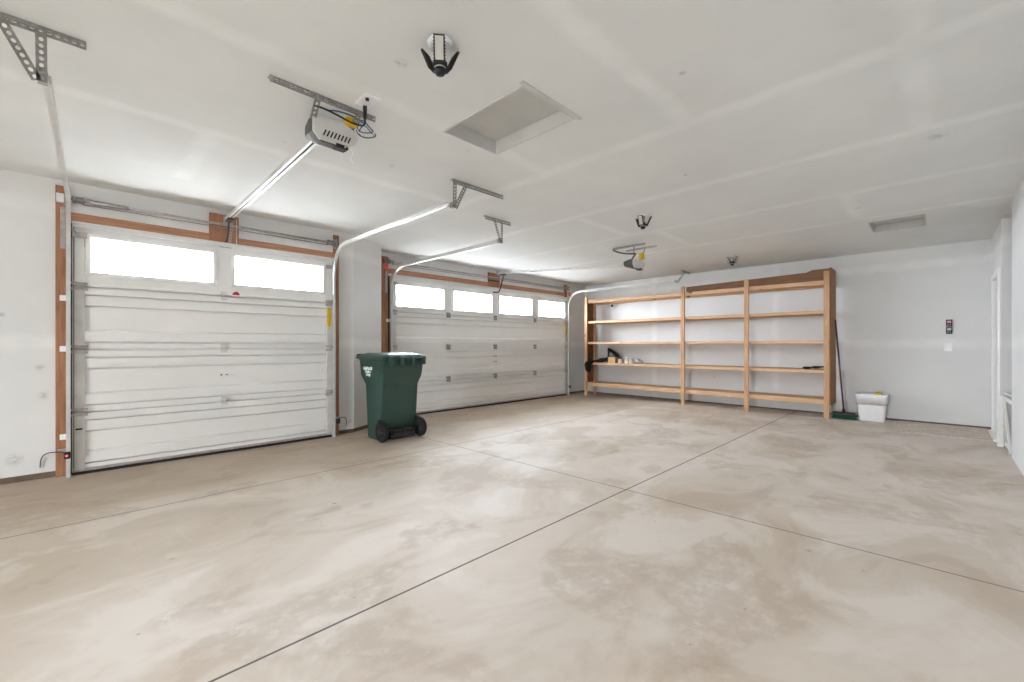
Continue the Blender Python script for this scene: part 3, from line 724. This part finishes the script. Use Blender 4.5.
def text(s, size, loc, rot, name, mat, parent, bold=.0):
    cu = bpy.data.curves.new('txt', 'FONT'); cu.body = s; cu.size = size; cu.align_x = 'CENTER'; cu.extrude = .001; cu.offset = bold
    to = bpy.data.objects.new('txt', cu); C.objects.link(to)
    dg = bpy.context.evaluated_depsgraph_get(); me = bpy.data.meshes.new_from_object(to.evaluated_get(dg))
    C.objects.unlink(to); bpy.data.objects.remove(to); bpy.data.curves.remove(cu)
    me.transform(Matrix.Translation(V(loc) - V(ORG[parent])) @ rot)
    me.materials.clear(); me.materials.append(M[mat])
    ob = bpy.data.objects.new(name, me); C.objects.link(ob); ob.parent = parent; ORG[ob] = ORG[parent]; return ob
rot_mx = Matrix(((0, 0, -1, 0), (-1, 0, 0, 0), (0, 1, 0, 0), (0, 0, 0, 1)))   # text facing -x, reading towards -y
for s_, z_, sz in (('GARBAGE', .885, .052), ('Trolley', .845, .052), ('Drop', .808, .052)):
    text(s_, sz, (2.6515 - (z_ - .83) * .041 - .002 + max(0, .83 - z_) * .10, 5.20, z_), rot_mx, 'lettering', 'lettering_white', bn, .0022)

# ------------------------------------------------------------------ shelving
su = thing('shelving_unit', 'tall open pine shelving unit along the back wall', 'shelves', (8.85, 3.68, 0))
PX0, PX1 = 8.58, 8.618
tops = [2.255, 1.765, 1.272, .792, .312]; hts = [.070, .056, .050, .056, .082]
py = [6.02, 3.69, 2.52, 1.33]; pt = [2.32, 2.372, 2.388, 2.402]
for y, zt in zip(py, pt):
    B(PX0, PX1, y - .037, y + .037, 0, zt, .003).build('post', 'pine_up', su)
B(8.95, 8.988, 6.0, 6.055, 0, 2.25, .003).build('post', 'pine_up', su)
for z, h in zip(tops, hts):
    B(PX1, PX1 + .038, 1.295, 6.055, z - h, z, .003).build('front_rail', 'pine_along', su)
    B(9.087, 9.125, 1.295, 6.055, z - h, z - .018, .003).build('back_rail', 'pine_along', su)
    for ya, yb_ in ((3.69, 6.055), (2.52, 3.687), (1.295, 2.517)):
        B(PX1 + .038, 9.12, ya, yb_, z - .018, z - .001).build('shelf_board', 'plywood_shelf', su)
o = B(8.622, 8.988, 6.057, 6.069, .24, 2.23).build('side_panel', 'osb', su); o['label'] = 'speckled chipboard side panel'
o = B(8.62, 9.10, 1.279, 1.293, .225, 2.46, .002).build('side_panel', 'plywood_end', su); o['label'] = 'brown plywood end panel'
# plywood sheet with painted shade, standing on the top shelf, higher at its right end
r = tag(MB().extrude([(1.31, 2.256), (3.75, 2.256), (3.75, 2.392), (2.66, 2.420), (1.66, 2.448), (1.58, 2.480), (1.31, 2.484)], (8.90, 0, 0), (0, 1, 0), (0, 0, 1), (.018, 0, 0)).build('plywood_sheet', 'plywood_shaded', org=(8.9, 2.5, 2.256)),
        'long plywood strip coloured dark for shade, standing on the top shelf, at its right side', 'plywood sheet') if False else None
m = MB().extrude([(1.31, 2.256), (3.75, 2.256), (3.75, 2.392), (2.66, 2.420), (1.66, 2.448), (1.58, 2.480), (1.31, 2.484)], (8.90, 0, 0), (0, 1, 0), (0, 0, 1), (.018, 0, 0))
tag(m.build('plywood_sheet', 'plywood_shaded', org=(8.9, 2.5, 2.256)), 'long plywood strip coloured dark for shade, standing on the right half of the top shelf', 'plywood sheet')

# things on the fourth shelf
zs = tops[3]
m = MB().box(8.66, 8.76, 5.27, 5.46, zs, zs + .125, .003)
bx = thing('cardboard_box', 'small cardboard box on the shelf in front of the black bag', 'box', (8.71, 5.36, zs))
m.build('carton', 'cardboard', bx)
m = MB(); m.box(8.658, 8.709, 5.268, 5.462, zs + .1245, zs + .128); m.box(8.711, 8.762, 5.268, 5.462, zs + .1245, zs + .128); m.build('flap', 'cardboard', bx)
def crumple(m, rings, amp, seed):
    rnd = random.Random(seed); out = []
    for rg in rings: out.append([p + V((rnd.uniform(-amp, amp), rnd.uniform(-amp, amp), rnd.uniform(-amp, amp) * .6)) for p in rg])
    m.loft(out)
def ell(c, rx, ry, n_=12): return [V((c[0] + rx * math.cos(2 * PI * k / n_), c[1] + ry * math.sin(2 * PI * k / n_), c[2])) for k in range(n_)]
m = MB(); crumple(m, [ell((8.93, 5.47, zs + .012), .10, .17), ell((8.93, 5.47, zs + .06), .11, .19), ell((8.93, 5.47, zs + .15), .10, .175), ell((8.94, 5.52, zs + .24), .075, .12), ell((8.95, 5.60, zs + .31), .04, .06), ell((8.95, 5.62, zs + .345), .012, .018)], .010, 3)
tag(m.build('black_bag', 'black_film', org=(8.93, 5.47, zs), subsurf=1), 'black plastic bag bunched to a point behind the cardboard box', 'bag')
# black folded bundle hanging over the end of the shelf
pts = bez((8.80, 5.50, zs + .085), (8.74, 5.62, zs + .06), (8.66, 5.78, zs + .03), (8.58, 5.95, zs - .03), 10)
m = MB(); rg = []
for i, p in enumerate(pts):
    rr = .055 - .010 * abs(i - 3) / 3 + .012 * math.sin(i * 1.7)
    rg.append([p + V((0, .010 * math.sin(k * 2 + i), rr * math.sin(2 * PI * k / 10))) + V((rr * math.cos(2 * PI * k / 10) * .8, 0, 0)) for k in range(10)])
m.loft(rg)
bd = thing('cloth_bundle', 'black folded cloth bundle lying over the left end of the shelf', 'cloth bundle', (8.7, 5.7, zs))
m.build('folded_cloth', 'black_cloth', bd, subsurf=1)
m = MB(); crumple(m, [ell((8.56, 5.93, zs - .235), .018, .04), ell((8.555, 5.93, zs - .18), .022, .085), ell((8.555, 5.935, zs - .11), .022, .095), ell((8.56, 5.95, zs - .05), .028, .11), ell((8.585, 5.95, zs + .01), .03, .08), ell((8.60, 5.93, zs + .035), .012, .03)], .006, 5)
m.build('hanging_flap', 'black_cloth', bd, subsurf=1)
def can(label, y, x, rr, h, lid_m):
    r_ = thing('paint_pot', label, 'pot', (x, y, zs), group='white pots on the shelf')
    MB().lathe([(rr * .9, 0), (rr * .92, .004), (rr, h * .95), (rr * 1.05, h * .96), (rr * 1.05, h)], (x, y, zs), seg=20).build('pot_body', 'tin_white', r_)
    MB().lathe([(rr * 1.06, 0), (rr * 1.08, .030), (rr * .8, .036)], (x, y, zs + h), seg=20).build('pot_lid', lid_m, r_)
can('white pot with a dark lid on the shelf, next to the cardboard box', 5.165, 8.70, .048, .095, 'tin_dark')
can('white pot with a white lid on the shelf, second from the cardboard box', 5.015, 8.72, .046, .10, 'tin_white')
can('white pot with a grey lid on the shelf, beside the grey plastic bag', 4.885, 8.70, .045, .088, 'grey_film')
m = MB(); crumple(m, [ell((8.74, 4.72, zs + .010), .06, .13), ell((8.74, 4.73, zs + .04), .06, .11), ell((8.74, 4.76, zs + .09), .05, .07), ell((8.74, 4.78, zs + .115), .02, .03)], .009, 9)
tag(m.build('plastic_bag', 'grey_film', org=(8.74, 4.72, zs), subsurf=1), 'crumpled grey plastic bag on the shelf right of the white pots', 'bag')
# dark gloves at the other end
gl_ = thing('work_gloves', 'pair of dark work gloves lying on the right end of the shelf', 'gloves', (8.70, 1.52, zs))
for k, (yy, rot_) in enumerate(((1.60, .15), (1.47, -.25))):
    m = MB()
    def gp(a_, b_, c_): return (8.70 + a_ * math.cos(rot_) - b_ * math.sin(rot_), yy + a_ * math.sin(rot_) + b_ * math.cos(rot_), zs + .026 + c_ + .012 * k)
    crumple(m, [[V(gp(.045 * math.cos(2 * PI * j / 10), b_, hh * math.sin(2 * PI * j / 10))) for j in range(10)] for b_, hh in ((.075, .012), (.06, .018), (.02, .022), (-.02, .018), (-.04, .012))], .003, k)
    for j in range(4):
        m.tube(bez(gp(-.032 + .021 * j, -.035, .004), gp(-.036 + .023 * j, -.06, .018), gp(-.038 + .025 * j, -.085, .014), gp(-.04 + .026 * j, -.105, .0), 6), [.011, .011, .011, .0105, .010, .009, .006], 8)
    m.tube(bez(gp(.04, .02, 0), gp(.065, .0, .012), gp(.072, -.02, .006), gp(.07, -.045, 0), 5), [.012, .012, .011, .010, .009, .006], 8)
    m.build('glove', 'black_cloth', gl_)
# wall camera under the top shelf
r = thing('wall_camera', 'small white round camera with dark lens high behind the left shelves', 'camera', (9.19, 5.64, 2.12))
MB().lathe([(.03, 0), (.034, .012), (.012, .02), (.012, .05)], (XB, 5.645, 2.135), (-1, 0, 0), 16).build('mount', 'white_plastic', r)
MB().lathe([(.02, 0), (.055, .01), (.062, .04), (.058, .06)], (XB - .045, 5.645, 2.135), (-.9, -.35, .1), 18).build('camera_body', 'white_plastic', r)
MB().lathe([(.034, 0), (.028, .012), (.01, .02)], V((XB - .045, 5.645, 2.135)) + V((-.9, -.35, .1)).normalized() * .058, (-.9, -.35, .1), 18).build('lens', 'black_plastic', r)

# ------------------------------------------------------------------ broom, tub, mat, wall fittings
br = thing('push_broom', 'dark-handled push broom with green bristles leaning on the shelf end', 'broom', (8.83, 1.13, 0))
m = MB(); m.extrude([(-.035, 0), (.035, 0), (.03, .03), (.012, .045), (-.012, .045), (-.03, .03)], (8.83, .985, .065), (1, 0, 0), (0, 0, 1), (0, .30, 0), .004); m.build('broom_head', 'black_plastic', br)
m = MB()
rnd = random.Random(4)
for i in range(30):
    for j in range(5):
        y = .99 + i * .0098; x = 8.805 + j * .0125; fx_ = (j - 2) * .012 + rnd.uniform(-.006, .006)
        fy_ = (i - 14.5) / 14.5 * .012 + rnd.uniform(-.004, .004)
        m.tube([(x, y, .07), (x + fx_ * .5, y + fy_ * .5, .035), (x + fx_ * 1.4, y + fy_ * 1.3, .001)], [.0055, .006, .0065], 5)
m.build('bristles', 'broom_green', br)['kind'] = 'stuff'
MB().tube([(8.825, 1.135, .10), (8.83, 1.142, .165)], [.024, .018], 12).build('ferrule', 'black_plastic', br)
MB().tube([(8.826, 1.138, .14), (8.93, 1.262, 1.62)], .0125, 10).build('broom_handle', 'handle_grey', br)
tb = thing('storage_tub', 'white rectangular plastic tub on the floor beside the broom', 'tub', (8.95, .79, 0))
def tubring(z, dy, dx, r_=.03): return rrect(8.94 - dx, 8.94 + dx, .79 - dy, .79 + dy, r_, z, 4)
m = MB(); m.loft([tubring(0, .150, .115), tubring(.012, .157, .12), tubring(.27, .172, .135), tubring(.30, .173, .137), tubring(.42, .182, .15), tubring(.425, .18, .145), tubring(.40, .172, .138), tubring(.02, .135, .11)], True); m.build('tub_body', 'white_plastic', tb)
m = MB(); m.loft([tubring(.275, .180, .146), tubring(.272, .184, .15), tubring(.415, .194, .162), tubring(.425, .192, .16), tubring(.425, .183, .148)], False); m.build('rim', 'white_plastic', tb)
o = MB().loft([tubring(.258, .170, .138), tubring(.258, .181, .149), tubring(.273, .182, .150), tubring(.274, .17, .14)], False).build('band', 'red_band', tb); o['label'] = 'pinkish band below the rim'
m = MB(); m.box(8.89, 8.96, .66, .75, .36, .455, .012)
tag(m.build('sponge', 'sponge_yellow', org=(8.93, .7, .36)), 'yellow sponge sticking out of the white tub', 'sponge')
# cleaning cloth etc. filling the tub so the sponge rests on something
m = MB(); m.loft([tubring(.03, .12, .10), tubring(.34, .155, .125), tubring(.36, .14, .11)], True); tag(m.build('folded_rags', 'tin_white', org=(8.94, .79, .03)), 'pale folded rags inside the white tub under the sponge', 'rags')
mt = tag(B(8.05, 9.17, -.45, .50, 0, .010, .003).build('door_mat', 'mat_fibre', org=(8.6, 0, 0)), 'beige fibrous mat on the floor in front of the house door', 'mat')
r = thing('wall_control', 'pair of black opener buttons with pink and grey keys on the back wall', 'wall control', (XB, -.075, 1.36))
for z, mt_ in ((1.475, 'pink_screen'), (1.365, 'pale_button')):
    c_ = B(XB - .022, XB, -.110, -.042, z, z + .104, .006).build('button_box', 'black_plastic', r)
    B(XB - .027, XB - .0215, -.098, -.054, z + .052, z + .088, .002).build('button', mt_, c_)
    for yy in (-.093, -.068): B(XB - .026, XB - .0215, yy, yy + .012, z + .018, z + .034, .002).build('key', 'pale_button', c_)
r = thing('light_switch', 'white light switch plate on the back wall below the black buttons', 'light switch', (XB, -.062, 1.11))
B(XB - .008, XB, -.108, -.018, 1.11, 1.225, .003).build('plate', 'white_plastic', r)
B(XB - .013, XB - .0075, -.095, -.070, 1.135, 1.20, .002).build('rocker', 'white_plastic', r); B(XB - .013, XB - .0075, -.056, -.031, 1.135, 1.20, .002).build('rocker', 'white_plastic', r)
# white gate frame in the wall gap
r = thing('wooden_gate', 'low white wooden gate frame in the wall gap beside the mat', 'gate', (7.4, -.52, 0))
B(7.70, 7.76, -.515, -.468, 0, .60, .003).build('post', 'white_paint', r)
o = B(7.70, 7.735, -.545, -.517, .18, .60, .002).build('edge_board', 'cream_paint', r); o['label'] = 'cream bare-edged board'
MB().bar((7.70, -.53, .575), (7.10, -.548, .575), .022, .045).build('top_rail', 'white_paint', r)
MB().bar((7.70, -.525, .645), (7.10, -.545, .645), .02, .02).build('upper_rail', 'white_paint', r)
MB().bar((7.60, -.510, .56), (7.10, -.527, .02), .022, .045).build('brace', 'white_paint', r)
MB().bar((7.70, -.535, .045), (7.10, -.55, .045), .022, .05).build('bottom_rail', 'white_paint', r)

# door safety sensors
def sensor(label, x, yw, s, led):
    z = .225
    r = thing('door_sensor', label, 'door sensor', (x, yw, z), group='door sensors by the tracks')
    m = MB(); m.box(x - .012, x + .012, yw - .115, yw - .02, z - .005, z + .03, .002); m.bar((x - .06 * s, yw - .034, z + .012), (x, yw - .034, z + .012), .006, .03); m.build('bracket', 'galvanised', r)
    m = MB(); m.box(x + s * .004 - .02, x + s * .004 + .022, yw - .155, yw - .100, z - .05, z + .012, .008); b_ = m.build('sensor_body', 'black_plastic', r)
    MB().lathe([(.009, 0), (.009, .006), (.004, .009)], (x + .002, yw - .155, z - .02), (0, -1, 0), 10).build('sensor_led', led, b_)
    m = MB(); m.tube([(x, yw - .12, z), (x - .04 * s, yw - .10, z + .012)] + bez((x - .04 * s, yw - .10, z + .012), (x - .13 * s, yw - .06, z + .02), (x - .165 * s, yw - .02, z + .01), (x - .165 * s, yw - .012, z - .12), 8)[1:], .004, 6); m.build('cable', 'black_plastic', r)
sensor('black door sensor with a red light at the foot of the leftmost track', -.035, Y1, 1, 'led_red')
sensor('black door sensor with looped cable at the foot of the white pier', 2.445, Y1, -1, 'black_plastic')
sensor('black door sensor at the foot of the track nearest the shelves', 8.365, Y2, -1, 'black_plastic')

# ------------------------------------------------------------------ light, camera
W = bpy.data.worlds.new('World'); bpy.context.scene.world = W; W.use_nodes = True
bg = W.node_tree.nodes['Background']; bg.inputs[0].default_value = (.90, .95, 1.0, 1); bg.inputs[1].default_value = 21.0
def portal(loc, rot, sx, sy):
    l = bpy.data.lights.new('portal', 'AREA'); l.shape = 'RECTANGLE'; l.size = sx; l.size_y = sy; l.cycles.is_portal = True
    o = bpy.data.objects.new('sky_portal', l); C.objects.link(o); o.location = loc; o.rotation_euler = rot; return o
portal((1.2, Y1 + .04, 2.05), (-PI / 2, 0, 0), 2.3, .34)
portal((6.0, Y2 + .04, 2.02), (-PI / 2, 0, 0), 4.6, .36)
portal((XR - .05, (ry0 + ry1) / 2, rz / 2), (0, -PI / 2, 0), rz, ry1 - ry0)

cd = bpy.data.cameras.new('camera'); cam = bpy.data.objects.new('camera', cd); C.objects.link(cam)
cd.sensor_width = 36; cd.lens = 435 / 1024 * 36; cd.shift_y = 4 / 1024; cd.clip_start = .05
A = math.atan2(430, 435)
cam.location = (0, 0, 1.2); cam.rotation_euler = (PI / 2, 0, A - PI / 2)
sc = bpy.context.scene; sc.camera = cam
sc.view_settings.view_transform = 'Standard'; sc.view_settings.look = 'None'; sc.view_settings.gamma = 1; sc.view_settings.use_curve_mapping = False
sc.view_settings.exposure = 1.74
sc.cycles.use_denoising = True; sc.cycles.max_bounces = 12; sc.cycles.diffuse_bounces = 8; sc.cycles.transparent_max_bounces = 16
